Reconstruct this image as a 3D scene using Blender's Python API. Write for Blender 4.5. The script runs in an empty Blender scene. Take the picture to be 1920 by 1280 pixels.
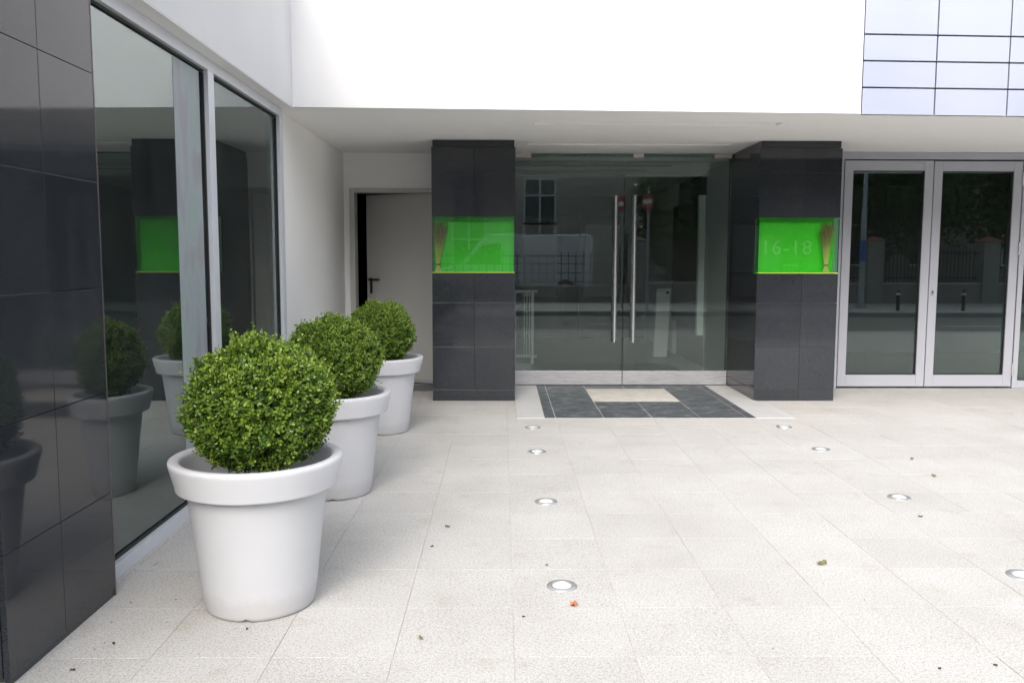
import bpy, bmesh, math, random
import numpy as np
from mathutils import Matrix, Vector

# ------------------------------------------------------------------ camera, world, sun, exposure
S = bpy.context.scene
COL = S.collection
PITCH, ROLL, YAW, CAM_H = .0962, .002, .0112, 1.40

def cam_axes(p, r, y):
    B = np.array([[1, 0, 0], [0, 0, -1], [0, 1, 0]], float)
    P = np.array([[1, 0, 0], [0, math.cos(p), -math.sin(p)], [0, math.sin(p), math.cos(p)]])
    Q = np.array([[math.cos(r), -math.sin(r), 0], [math.sin(r), math.cos(r), 0], [0, 0, 1]])
    W = np.array([[math.cos(y), -math.sin(y), 0], [math.sin(y), math.cos(y), 0], [0, 0, 1]])
    return Q @ P @ B @ W

A = cam_axes(PITCH, ROLL, YAW)
cd = bpy.data.cameras.new('camera')
cam = bpy.data.objects.new('camera', cd)
COL.objects.link(cam)
cd.sensor_width = 36
cd.lens = 30.0
cd.clip_start, cd.clip_end = .05, 500
mw = Matrix.Identity(4)
for i in range(3):
    mw[i][0], mw[i][1], mw[i][2] = A[0][i], -A[1][i], -A[2][i]
mw[2][3] = CAM_H
cam.matrix_world = mw
S.camera = cam

SUN_EL, SUN_AZ = math.radians(40), math.radians(195)      # azimuth: clockwise from +Y, where the light comes from
w = bpy.data.worlds.new('World')
S.world = w
w.use_nodes = True
wn = w.node_tree.nodes
wl = w.node_tree.links
wn.clear()
sky = wn.new('ShaderNodeTexSky')
sky.sky_type = 'NISHITA'
sky.sun_disc = False
sky.sun_elevation = SUN_EL
sky.sun_rotation = SUN_AZ
sky.air_density, sky.dust_density, sky.ozone_density = 1.0, 4.0, 1.0
hs = wn.new('ShaderNodeHueSaturation')
hs.inputs['Saturation'].default_value = .46
bg = wn.new('ShaderNodeBackground')
bg.inputs['Strength'].default_value = .15
wo = wn.new('ShaderNodeOutputWorld')
wl.new(sky.outputs[0], hs.inputs['Color'])
wl.new(hs.outputs[0], bg.inputs[0])
wl.new(bg.outputs[0], wo.inputs[0])

sd = bpy.data.lights.new('sun', 'SUN')
sd.energy = .6
sd.angle = math.radians(70)
sd.color = (1, .985, .965)
sun = bpy.data.objects.new('sun', sd)
COL.objects.link(sun)
ldir = Vector((math.sin(SUN_AZ) * math.cos(SUN_EL), math.cos(SUN_AZ) * math.cos(SUN_EL), math.sin(SUN_EL)))
sun.rotation_euler = ldir.to_track_quat('Z', 'Y').to_euler()
sun.location = (0, 0, 12)

S.view_settings.view_transform = 'Standard'
S.view_settings.look = 'None'
S.view_settings.gamma = 1
S.view_settings.use_curve_mapping = False
S.view_settings.exposure = 1.32
S.render.engine = 'CYCLES'
c = S.cycles
c.use_denoising = True
c.max_bounces = 10
c.diffuse_bounces = 6
c.glossy_bounces = 6
c.transmission_bounces = 8
c.transparent_max_bounces = 24
c.caustics_reflective = False
c.caustics_refractive = False
c.sample_clamp_indirect = 8

# ------------------------------------------------------------------ materials
MATS = {}
def nmat(name):
    m = bpy.data.materials.new(name)
    m.use_nodes = True
    m.node_tree.nodes.clear()
    MATS[name] = m
    N = m.node_tree.nodes
    L = m.node_tree.links
    out = N.new('ShaderNodeOutputMaterial')
    return m, N, L, out

def prin(name, col, rough=.5, metal=0, spec=.5, **kw):
    m, N, L, out = nmat(name)
    p = N.new('ShaderNodeBsdfPrincipled')
    p.inputs['Base Color'].default_value = (*col, 1)
    p.inputs['Roughness'].default_value = rough
    p.inputs['Metallic'].default_value = metal
    p.inputs['Specular IOR Level'].default_value = spec
    for k, v in kw.items():
        p.inputs[k.replace('_', ' ')].default_value = v
    L.new(p.outputs[0], out.inputs[0])
    return m, N, L, p

def coords(N, L, scale=(1, 1, 1), obj=False, kind='Object'):
    t = N.new('ShaderNodeTexCoord')
    mp = N.new('ShaderNodeMapping')
    mp.inputs['Scale'].default_value = scale
    if kind == 'World':
        g = N.new('ShaderNodeNewGeometry')
        L.new(g.outputs['Position'], mp.inputs[0])
    else:
        L.new(t.outputs[kind], mp.inputs[0])
    return mp

def noise(N, L, vec, scale, detail=3, rough=.55):
    n = N.new('ShaderNodeTexNoise')
    n.inputs['Scale'].default_value = scale
    n.inputs['Detail'].default_value = detail
    n.inputs['Roughness'].default_value = rough
    L.new(vec.outputs[0], n.inputs['Vector'])
    return n

def ramp(N, L, src, stops):
    r = N.new('ShaderNodeValToRGB')
    e = r.color_ramp.elements
    while len(e) < len(stops):
        e.new(.5)
    for i, (p, cc) in enumerate(stops):
        e[i].position = p
        e[i].color = (*cc, 1) if len(cc) == 3 else cc
    L.new(src, r.inputs[0])
    return r

def mixc(N, L, fac, a, b, mode='MIX'):
    m = N.new('ShaderNodeMix')
    m.data_type = 'RGBA'
    m.blend_type = mode
    if isinstance(fac, (int, float)):
        m.inputs[0].default_value = fac
    else:
        L.new(fac, m.inputs[0])
    for s, i in ((a, 6), (b, 7)):
        if isinstance(s, tuple):
            m.inputs[i].default_value = (*s, 1)
        else:
            L.new(s, m.inputs[i])
    return m

def bump(N, L, p, src, strength=.2, dist=.002):
    b = N.new('ShaderNodeBump')
    b.inputs['Strength'].default_value = strength
    b.inputs['Distance'].default_value = dist
    L.new(src, b.inputs['Height'])
    L.new(b.outputs[0], p.inputs['Normal'])
    return b

# white render
m, N, L, p = prin('white_render', (.84, .84, .84), .9, spec=.2)
v = coords(N, L, kind='World')
n1 = noise(N, L, v, 220, 4, .75)
n2 = noise(N, L, v, 1.1, 4)
n3 = noise(N, L, coords(N, L, scale=(7, 7, .35), kind='World'), 1.0, 4, .6)
r = ramp(N, L, n2.outputs[0], [(.3, (.665, .672, .69)), (.7, (.71, .712, .72))])
r2 = ramp(N, L, n3.outputs[0], [(.30, (.988, .988, .986)), (.55, (1, 1, 1))])
x = mixc(N, L, 1.0, r.outputs[0], r2.outputs[0], 'MULTIPLY')
r3 = ramp(N, L, n1.outputs[0], [(.3, (.93, .93, .93)), (.6, (1, 1, 1))])
x = mixc(N, L, 1.0, x.outputs[2], r3.outputs[0], 'MULTIPLY')
L.new(x.outputs[2], p.inputs['Base Color'])
bump(N, L, p, n1.outputs[0], .5, .004)

# smooth painted plaster
m, N, L, p = prin('white_plaster', (.92, .915, .90), .85, spec=.2)
v = coords(N, L, kind='World')
bump(N, L, p, noise(N, L, v, 120, 3).outputs[0], .12, .002)

# concrete paving
def paving(name, joints=False):
    m, N, L, p = prin(name, (.6, .6, .58), .85, spec=.25)
    v = coords(N, L, kind='World')
    sp = noise(N, L, v, 210, 2, .75)
    sp2 = noise(N, L, v, 95, 3, .7)
    big = noise(N, L, v, 1.7, 5, .6)
    st = noise(N, L, v, 5.5, 4, .6)
    base = ramp(N, L, sp.outputs[0], [(.33, (.24, .235, .226)), (.44, (.520, .512, .494)), (.62, (.592, .585, .568))])
    b2 = ramp(N, L, sp2.outputs[0], [(.38, (.72, .71, .70)), (.52, (1, 1, 1))])
    x = mixc(N, L, .8, base.outputs[0], b2.outputs[0], 'MULTIPLY')
    b3 = ramp(N, L, big.outputs[0], [(.3, (.90, .89, .87)), (.6, (1, 1, 1))])
    x = mixc(N, L, 1.0, x.outputs[2], b3.outputs[0], 'MULTIPLY')
    b4 = ramp(N, L, st.outputs[0], [(.58, (1, 1, 1)), (.74, (.92, .885, .83))])
    x = mixc(N, L, 1.0, x.outputs[2], b4.outputs[0], 'MULTIPLY')
    oi = N.new('ShaderNodeObjectInfo')
    b5 = ramp(N, L, oi.outputs['Random'], [(0, (.94, .937, .93)), (1, (1, .998, .99))])
    x = mixc(N, L, 1.0, x.outputs[2], b5.outputs[0], 'MULTIPLY')
    L.new(x.outputs[2], p.inputs['Base Color'])
    bump(N, L, p, sp.outputs[0], .5, .003)
paving('paving_concrete')
prin('joint_sand', (.50, .47, .43), .95, spec=.1)

# asphalt
m, N, L, p = prin('asphalt', (.05, .05, .052), .85)
v = coords(N, L, kind='World')
r = ramp(N, L, noise(N, L, v, 60, 3, .7).outputs[0], [(.35, (.12, .12, .12)), (.7, (.20, .20, .195))])
L.new(r.outputs[0], p.inputs['Base Color'])
prin('kerb_stone', (.32, .32, .31), .8)
prin('road_paint', (.7, .7, .68), .7)
m, N, L, p = prin('far_paving', (.30, .30, .29), .85)
v = coords(N, L, kind='World')
r = ramp(N, L, noise(N, L, v, 9, 4).outputs[0], [(.3, (.32, .32, .31)), (.7, (.44, .435, .42))])
L.new(r.outputs[0], p.inputs['Base Color'])

# granite
def granite(name, lo, hi, rough):
    m, N, L, p = prin(name, (.03, .03, .033), rough, spec=.5)
    v = coords(N, L, kind='World')
    a = noise(N, L, v, 330, 2, .8)
    b = noise(N, L, v, 3.0, 4)
    r = ramp(N, L, a.outputs[0], [(.35, lo), (.66, hi)])
    r2 = ramp(N, L, b.outputs[0], [(.3, (.82, .84, .88)), (.7, (1, 1, 1))])
    x = mixc(N, L, 1.0, r.outputs[0], r2.outputs[0], 'MULTIPLY')
    oi = N.new('ShaderNodeObjectInfo')
    r3 = ramp(N, L, oi.outputs['Random'], [(0, (.76, .77, .79)), (1, (1, 1, 1))])
    x = mixc(N, L, 1.0, x.outputs[2], r3.outputs[0], 'MULTIPLY')
    L.new(x.outputs[2], p.inputs['Base Color'])
    rr = ramp(N, L, b.outputs[0], [(.3, (rough * .8,) * 3), (.7, (rough * 1.3,) * 3)])
    L.new(rr.outputs[0], p.inputs['Roughness'])
granite('granite', (.010, .012, .015), (.062, .067, .075), .06)
prin('granite_core', (.03, .03, .032), .4)
prin('joint_mortar', (.13, .115, .10), .9)
prin('edge_bronze', (.16, .13, .15), .4, metal=.4)

# slate and marble of the threshold
m, N, L, p = prin('slate', (.09, .10, .11), .55)
v = coords(N, L, scale=(1, 2.2, 1), kind='World')
b = noise(N, L, v, 7, 6, .72)
r = ramp(N, L, b.outputs[0], [(.34, (.030, .036, .044)), (.48, (.062, .070, .080)), (.57, (.12, .13, .14)), (.68, (.30, .31, .32))])
L.new(r.outputs[0], p.inputs['Base Color'])
m, N, L, p = prin('marble', (.72, .71, .70), .35)
v = coords(N, L, kind='World')
r = ramp(N, L, noise(N, L, v, 4, 6, .7).outputs[0], [(.3, (.53, .525, .52)), (.7, (.63, .625, .62))])
L.new(r.outputs[0], p.inputs['Base Color'])
m, N, L, p = prin('beige_mat', (.60, .57, .52), .9)
v = coords(N, L, kind='World')
r = ramp(N, L, noise(N, L, v, 8, 5).outputs[0], [(.3, (.52, .50, .45)), (.7, (.66, .63, .58))])
L.new(r.outputs[0], p.inputs['Base Color'])
prin('grey_stone', (.14, .145, .15), .5)

# metals
prin('alu_paint', (.38, .39, .43), .38, metal=.0, spec=.5)
prin('alu_window', (.62, .64, .68), .35)
m, N, L, p = prin('brushed_steel', (.50, .50, .52), .4, metal=.35)
v = coords(N, L, scale=(1, 1, 60), kind='World')
r = ramp(N, L, noise(N, L, v, 6, 3).outputs[0], [(.3, (.20,) * 3), (.7, (.38,) * 3)])
L.new(r.outputs[0], p.inputs['Roughness'])
prin('polished_steel', (.74, .74, .75), .26, metal=.85)
prin('patch_steel', (.62, .57, .51), .4, metal=.2)
prin('gasket', (.012, .013, .014), .5)
prin('black_plastic', (.015, .015, .016), .35)
m, N, L, p = prin('cladding', (.50, .535, .62), .34, metal=.25)
v = coords(N, L, kind='World')
r = ramp(N, L, noise(N, L, v, .9, 2).outputs[0], [(.3, (.38, .415, .51)), (.7, (.43, .46, .55))])
L.new(r.outputs[0], p.inputs['Base Color'])
prin('cladding_back', (.03, .03, .035), .6)
prin('door_paint', (.52, .515, .495), .5)
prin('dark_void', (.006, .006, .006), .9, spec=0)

# glass: transparent with fresnel reflection, slight green body tint
def glass(name, tint, ior, rough=0.0, haze=.02):
    m, N, L, out = nmat(name)
    t = N.new('ShaderNodeBsdfTransparent')
    t.inputs[0].default_value = (*tint, 1)
    g = N.new('ShaderNodeBsdfGlossy')
    g.inputs['Roughness'].default_value = rough
    g.inputs['Color'].default_value = (.90, 1, .98, 1)
    f = N.new('ShaderNodeFresnel')
    f.inputs['IOR'].default_value = ior
    mx = N.new('ShaderNodeMixShader')
    L.new(f.outputs[0], mx.inputs[0])
    L.new(t.outputs[0], mx.inputs[1])
    L.new(g.outputs[0], mx.inputs[2])
    df = N.new('ShaderNodeBsdfDiffuse')                    # thin uneven pale film that makes the glass hazier
    df.inputs[0].default_value = (.62, .66, .65, 1)
    nd = noise(N, L, coords(N, L, scale=(3, 3, 1.2), kind='World'), 2.2, 5, .65)
    rd = ramp(N, L, nd.outputs[0], [(.30, (haze * .5,) * 3), (.72, (haze * 1.6,) * 3)])
    m2 = N.new('ShaderNodeMixShader')
    L.new(rd.outputs[0], m2.inputs[0])
    L.new(mx.outputs[0], m2.inputs[1])
    L.new(df.outputs[0], m2.inputs[2])
    L.new(m2.outputs[0], out.inputs[0])
glass('glass_door', (.90, .95, .93), 1.62, .003, .010)
glass('glass_dark', (.80, .86, .84), 1.76, 0, .005)
glass('glass_window', (.82, .92, .89), 3.0)
glass('glass_clear', (.95, .98, .96), 1.45, 0, .004)
prin('glass_edge', (.10, .25, .20), .2)
m, N, L, p = prin('banner_film', (.42, .47, .48), .5)
bk = noise(N, L, coords(N, L, scale=(1, 5.5, 2.4), kind='World'), 1.6, 0)
r = ramp(N, L, bk.outputs[0], [(.30, (.42, .43, .45)), (.46, (.45, .51, .53)), (.60, (.42, .49, .50)), (.78, (.41, .52, .46))])
L.new(r.outputs[0], p.inputs['Base Color'])
tb = N.new('ShaderNodeBsdfTransparent')
mx = N.new('ShaderNodeMixShader')
mx.inputs[0].default_value = .62
out = [q for q in N if q.type == 'OUTPUT_MATERIAL'][0]
L.new(tb.outputs[0], mx.inputs[1])
L.new(p.outputs[0], mx.inputs[2])
L.new(mx.outputs[0], out.inputs[0])

# green niche
prin('green_panel', (.040, .55, .008), .35, spec=.4)
prin('green_edge', (.42, .52, .05), .4)
prin('etched_letter', (.125, .66, .080), .12, spec=.9)

prin('green_letter', (.056, .575, .022), .25, spec=.5)
# pot
m, N, L, p = prin('pot_plastic', (.78, .785, .80), .38, spec=.4)
v = coords(N, L)
sx_ = N.new('ShaderNodeSeparateXYZ')
L.new(v.outputs[0], sx_.inputs[0])
nz = noise(N, L, v, 26, 5, .7)
ad = N.new('ShaderNodeMath')
ad.operation = 'MULTIPLY_ADD'
L.new(nz.outputs[0], ad.inputs[0])
ad.inputs[1].default_value = -.11
L.new(sx_.outputs[2], ad.inputs[2])
rs_ = ramp(N, L, ad.outputs[0], [(0.0, (.88, .86, .83)), (.05, (1, 1, 1))])
nf = noise(N, L, v, 3.5, 4)
rf = ramp(N, L, nf.outputs[0], [(.3, (.70, .712, .742)), (.7, (.745, .752, .775))])
x = mixc(N, L, .75, rf.outputs[0], rs_.outputs[0], 'MULTIPLY')
L.new(x.outputs[2], p.inputs['Base Color'])
tb = N.new('ShaderNodeBsdfTranslucent')
L.new(x.outputs[2], tb.inputs[0])
mx = N.new('ShaderNodeMixShader')
mx.inputs[0].default_value = .30
out = [q for q in N if q.type == 'OUTPUT_MATERIAL'][0]
L.new(p.outputs[0], mx.inputs[1])
L.new(tb.outputs[0], mx.inputs[2])
L.new(mx.outputs[0], out.inputs[0])
prin('soil', (.035, .025, .018), .95)

# leaves
m, N, L, out = nmat('box_leaf')
at = N.new('ShaderNodeAttribute')
at.attribute_name = 'leaf_col'
p = N.new('ShaderNodeBsdfPrincipled')
p.inputs['Roughness'].default_value = .36
p.inputs['Specular IOR Level'].default_value = .45
tr = N.new('ShaderNodeBsdfTranslucent')
mx = N.new('ShaderNodeMixShader')
mx.inputs[0].default_value = .22
L.new(at.outputs['Color'], p.inputs['Base Color'])
L.new(at.outputs['Color'], tr.inputs[0])
L.new(p.outputs[0], mx.inputs[1])
L.new(tr.outputs[0], mx.inputs[2])
L.new(mx.outputs[0], out.inputs[0])
prin('twig', (.05, .035, .02), .9)
prin('bark', (.09, .07, .05), .9)
m, N, L, p = prin('reed', (.3, .3, .1), .7)
at = N.new('ShaderNodeAttribute')
at.attribute_name = 'leaf_col'
L.new(at.outputs['Color'], p.inputs['Base Color'])
prin('raffia', (.30, .16, .10), .8)
prin('lamp_lens', (.80, .84, .84), .25, spec=.6)
prin('lamp_ring', (.42, .42, .43), .3, metal=.5)
prin('leaf_orange', (.46, .17, .07), .8)
prin('leaf_olive', (.16, .15, .06), .8)
prin('leaf_dark', (.045, .035, .04), .8)
prin('paper', (.62, .58, .48), .8)

# interiors
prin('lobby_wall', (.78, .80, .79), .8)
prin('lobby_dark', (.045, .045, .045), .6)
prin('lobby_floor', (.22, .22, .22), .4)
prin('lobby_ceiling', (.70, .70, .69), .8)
prin('white_metal', (.86, .86, .85), .4)
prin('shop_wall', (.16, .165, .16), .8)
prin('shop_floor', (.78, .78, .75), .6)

# street
m, N, L, p = prin('brick_red', (.20, .09, .06), .9)
bt = N.new('ShaderNodeTexBrick')
bt.inputs['Color1'].default_value = (.20, .085, .055, 1)
bt.inputs['Color2'].default_value = (.14, .06, .045, 1)
bt.inputs['Mortar'].default_value = (.25, .23, .21, 1)
bt.inputs['Scale'].default_value = 4
L.new(coords(N, L).outputs[0], bt.inputs[0])
L.new(bt.outputs[0], p.inputs['Base Color'])
prin('pier_render', (.26, .25, .23), .9)
prin('coping', (.42, .40, .37), .9)
prin('terracotta', (.30, .11, .07), .8)
prin('iron', (.012, .012, .013), .5)
prin('street_facade', (.50, .47, .41), .9)
prin('street_glass', (.05, .06, .07), .1)
prin('street_white', (.75, .75, .74), .5)
prin('van_paint', (.78, .79, .80), .25)
prin('tyre', (.02, .02, .02), .8)
prin('sign_red', (.28, .03, .03), .6)
prin('sign_blue', (.03, .10, .35), .5)
prin('galvanised', (.38, .40, .43), .4, metal=.6)

M = MATS

# ------------------------------------------------------------------ helpers
LOC = {}
def link(o, parent=None):
    COL.objects.link(o)
    if parent is not None:
        o.parent = parent
    return o

def tag(o, label=None, cat=None, group=None, kind=None):
    if label: o['label'] = label
    if cat: o['category'] = cat
    if group: o['group'] = group
    if kind: o['kind'] = kind
    return o

def empty(name, loc=(0, 0, 0), label=None, cat=None, group=None, rz=0, kind=None):
    o = bpy.data.objects.new(name, None)
    o.empty_display_size = .1
    o.location = loc
    o.rotation_euler = (0, 0, rz)
    link(o)
    LOC[o.name] = Vector(loc)
    return tag(o, label, cat, group, kind)

def off(parent):
    v = Vector((0, 0, 0))
    while parent is not None:
        v += parent.location
        parent = parent.parent
    return v

def mesh(name, verts, faces, mat, parent=None, bev=0, smooth=False, local=False, origin=None):
    """verts in world coordinates unless local; origin moves the object's own origin"""
    me = bpy.data.meshes.new(name)
    vv = [Vector(q) for q in verts]
    o = None
    loc = Vector((0, 0, 0))
    if not local:
        base = off(parent)
        if origin is None:
            mn = Vector([min(q[i] for q in vv) for i in range(3)])
            mxv = Vector([max(q[i] for q in vv) for i in range(3)])
            origin = (mn + mxv) / 2
        origin = Vector(origin)
        loc = origin - base
        vv = [q - origin for q in vv]
    me.from_pydata([tuple(q) for q in vv], [], faces)
    me.materials.append(M[mat])
    me.update()
    if smooth:
        me.polygons.foreach_set('use_smooth', [True] * len(me.polygons))
    o = bpy.data.objects.new(name, me)
    o.location = loc
    link(o, parent)
    if bev:
        b = o.modifiers.new('bevel', 'BEVEL')
        b.width = bev
        b.segments = 2
        b.limit_method = 'ANGLE'
    return o

BF = [(0, 3, 2, 1), (4, 5, 6, 7), (0, 1, 5, 4), (1, 2, 6, 5), (2, 3, 7, 6), (3, 0, 4, 7)]
def bxv(x0, y0, z0, x1, y1, z1):
    return [(x0, y0, z0), (x1, y0, z0), (x1, y1, z0), (x0, y1, z0), (x0, y0, z1), (x1, y0, z1), (x1, y1, z1), (x0, y1, z1)]

def box(name, a, b, mat, parent=None, bev=0, local=False):
    return mesh(name, bxv(*a, *b), BF, mat, parent, bev, local=local)

def multi(boxes):
    V, F = [], []
    for bb in boxes:
        k = len(V)
        V += bxv(*bb)
        F += [tuple(i + k for i in f) for f in BF]
    return V, F

def boxes(name, lst, mat, parent=None, bev=0, local=False):
    V, F = multi(lst)
    return mesh(name, V, F, mat, parent, bev, local=local)

def each(name, lst, mat, parent=None, bev=0):
    return [box(name, q[:3], q[3:], mat, parent, bev) for q in lst]

def tube(p0, p1, r0, r1=None, n=12, cap=True):
    r1 = r0 if r1 is None else r1
    p0, p1 = Vector(p0), Vector(p1)
    d = (p1 - p0).normalized()
    u = d.orthogonal().normalized()
    t = d.cross(u)
    V, F = [], []
    for (pp, rr) in ((p0, r0), (p1, r1)):
        for i in range(n):
            a = 2 * math.pi * i / n
            V.append(pp + (u * math.cos(a) + t * math.sin(a)) * rr)
    for i in range(n):
        j = (i + 1) % n
        F.append((i, j, n + j, n + i))
    if cap:
        F.append(tuple(range(n - 1, -1, -1)))
        F.append(tuple(range(n, 2 * n)))
    return V, F

def join(parts):
    V, F = [], []
    for v, f in parts:
        k = len(V)
        V += list(v)
        F += [tuple(i + k for i in q) for q in f]
    return V, F

def lathe(prof, n=64):
    V, F = [], []
    for (r, z) in prof:
        for i in range(n):
            a = 2 * math.pi * i / n
            V.append([r * math.cos(a), r * math.sin(a), z])
    for k in range(len(prof) - 1):
        for i in range(n):
            j = (i + 1) % n
            F.append((k * n + i, k * n + j, (k + 1) * n + j, (k + 1) * n + i))
    return V, F

def shade_auto(o, ang=35):
    me = o.data
    me.polygons.foreach_set('use_smooth', [True] * len(me.polygons))
    bm = bmesh.new()
    bm.from_mesh(me)
    for e in bm.edges:
        if len(e.link_faces) == 2 and e.calc_face_angle(0) > math.radians(ang):
            e.smooth = False
    bm.to_mesh(me)
    bm.free()

def panel_grid(name, axis, plane, us, zs, depth, gap, mat, parent, skip=(), bev=.0012):
    """thin slabs; axis 'x': plane at X, us are Y; axis 'y': plane at Y, us are X. depth is signed, towards the inside"""
    for i in range(len(us) - 1):
        for j in range(len(zs) - 1):
            if (i, j) in skip:
                continue
            u0, u1 = us[i] + gap / 2, us[i + 1] - gap / 2
            z0, z1 = zs[j] + gap / 2, zs[j + 1] - gap / 2
            lo, hi = min(plane, plane + depth), max(plane, plane + depth)
            if axis == 'x':
                box(name, (lo, u0, z0), (hi, u1, z1), mat, parent, bev)
            else:
                box(name, (u0, lo, z0), (u1, hi, z1), mat, parent, bev)

# ------------------------------------------------------------------ ground and street
TP = .428
JX, JY = .043, 2.90
ground = box('paving', (-9, 2.2, -.25), (12, 9.6, -.0026), 'joint_sand')
tag(ground, 'pale concrete slab paving of the forecourt', 'paving', kind='structure')

bm = bmesh.new()
bmesh.ops.create_cube(bm, size=1)
for vv in bm.verts:
    vv.co = Vector((vv.co.x * (TP - .0020), vv.co.y * (TP - .0020), vv.co.z * .028 - .014))
bmesh.ops.bevel(bm, geom=[e for e in bm.edges if all(q.co.z > -.01 for q in e.verts)], offset=.0008, segments=1, affect='EDGES')
tile_me = bpy.data.meshes.new('paving_tile')
bm.to_mesh(tile_me)
bm.free()
tile_me.materials.append(M['paving_concrete'])
rnd = random.Random(4)
goff = ground.location
rest = []
for j in range(-2, 15):
    y = JY + (j + .5) * TP
    if y - TP / 2 < 2.2 or y + TP / 2 > 9.62:
        continue
    for i in range(-5, 24):
        x = JX + (i + .5) * TP
        if x + TP / 2 < -1.72 and y > 1:
            continue
        dz = rnd.uniform(-.0010, .0004)
        if y > 2.45 and -.66 * y - .3 < x < .635 * y + .1 and not (y > 8.6 and -.68 < x < 3.2):
            t = bpy.data.objects.new('paving_tile', tile_me)
            t.location = Vector((x, y, dz)) - goff
            t.rotation_euler = (rnd.uniform(-.0015, .0015), rnd.uniform(-.0015, .0015), rnd.uniform(-.0012, .0012))
            link(t, ground)
        else:
            h = TP / 2 - .002
            rest.append((x - h, y - h, -.028, x + h, y + h, dz))
o = boxes('outer_tiles', rest, 'paving_concrete', ground)
o['kind'] = 'stuff'

road = box('road', (-60, -4.0, -.4), (60, 2.02, -.11), 'asphalt')
tag(road, 'dark asphalt street behind the viewpoint', 'road', kind='structure')
box('road_line', (-60, .60, -.111), (60, .70, -.106), 'road_paint', road)
for k in range(12):
    box('lane_dash', (-18 + k * 4.0, -.9, -.111), (-16.2 + k * 4.0, -.8, -.106), 'road_paint', road)
kerb = box('kerb', (-60, 2.02, -.3), (60, 2.2, -.004), 'kerb_stone', None, .01)
tag(kerb, 'grey stone kerb along the forecourt', 'kerb', kind='structure')
kerb2 = box('far_kerb', (-60, -4.18, -.3), (60, -4.0, .01), 'kerb_stone', None, .01)
tag(kerb2, 'grey stone kerb on the far side of the street', 'kerb', kind='structure')
fp = box('far_pavement', (-60, -60, -.4), (60, -4.18, 0), 'far_paving')
tag(fp, 'grey pavement across the street', 'pavement', kind='structure')
sp = box('side_pavement', (9.6, 2.2, -.4), (60, 60, -.01), 'far_paving')
tag(sp, 'pavement beyond the right end of the forecourt', 'pavement', kind='structure')
sp = box('side_pavement', (-60, 2.2, -.4), (-9, 60, -.01), 'far_paving')
tag(sp, 'pavement beyond the left end of the forecourt', 'pavement', kind='structure')

# threshold inlay in front of the glass entrance
th = empty('threshold_floor', (1.3, 8.4, 0))
tag(th, 'dark slate and white marble floor inlay before the glass doors', 'floor', kind='structure')
ZT = .005
sx = [.372, .470, .898, 1.326, 1.754, 2.170, 2.252]
sy = [7.44, 7.87, 8.30, 8.73, 9.15, 9.40]
for i in range(6):
    for j in range(5):
        if i in (2, 3) and j in (2, 3):
            continue
        g = .003
        box('slate_tile', (sx[i] + g, sy[j] + g * .6, -.0005), (sx[i + 1] - g, sy[j + 1] - g * .6, ZT + rnd.uniform(-.0005, .0005)), 'slate', th)
box('inlay_bed', (.372, 7.44, -.0015), (2.252, 9.40, ZT - .002), 'marble', th)
box('beige_inset', (.90, 8.303, -.0005), (1.752, 9.147, ZT - .0005), 'beige_mat', th)
my = [7.44, 8.30, 9.40]
for j in range(2):
    box('marble_slab', (.127, my[j] + .001, -.0005), (.370, my[j + 1] - .001, ZT), 'marble', th)
    box('marble_slab', (2.254, my[j] + .001, -.0005), (2.60 if j == 0 else 2.52, my[j + 1] - .001, ZT), 'marble', th)
box('grey_threshold', (-1.72, 9.02, -.0005), (-.68, 9.42, ZT), 'grey_stone', th)

# ------------------------------------------------------------------ the building shell
ZS = 2.545
bld = empty('office_building', (1.5, 9.6, 0), 'white rendered office building with recessed entrance and silver upper cladding', 'building')
FX0, FY0, FS = -1.6, 6.66, .045
def fy(x): return FY0 + FS * (x - FX0)
XP = 2.83
TOPZ = 6.5
# main upper wall
V = [(FX0, fy(FX0), ZS + .003), (XP, fy(XP), ZS + .003), (XP, fy(XP) + .35, ZS + .003), (FX0, fy(FX0) + .35, ZS + .003)]
V += [(x, y, TOPZ) for x, y, z in V]
mesh('upper_wall', V, BF, 'white_render', bld)
# left wing upper wall
box('upper_wall', (-2.1, 1.9, ZS + .003), (FX0 - .001, FY0 - .001, 3.7), 'white_render', bld)
# behind the cladding
V = [(XP, fy(XP) + .05, ZS + .006), (10, fy(10) + .05, ZS + .006), (10, fy(10) + .35, ZS + .006), (XP, fy(XP) + .35, ZS + .006)]
V += [(x, y, TOPZ) for x, y, z in V]
mesh('cladding_backing', V, BF, 'cladding_back', bld)
rows = [ZS, 2.752, 2.957, 3.160, 3.455]
while rows[-1] < TOPZ - .3:
    rows.append(rows[-1] + .295)
xc = XP + .006
while xc < 9.5:
    x1 = xc + .595
    for j in range(len(rows) - 1):
        if rows[j] > 5.2:
            continue
        g = .006
        a, b2 = xc + g, x1 - g
        z0, z1 = rows[j] + (g if j else 0), rows[j + 1] - g
        V = [(a, fy(a) + .004, z0), (b2, fy(b2) + .004, z0), (b2, fy(b2) + .045, z0), (a, fy(a) + .045, z0)]
        V += [(x, y, z1) for x, y, z in V]
        mesh('cladding_panel', V, BF, 'cladding', bld, .002)
    xc = x1
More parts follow.
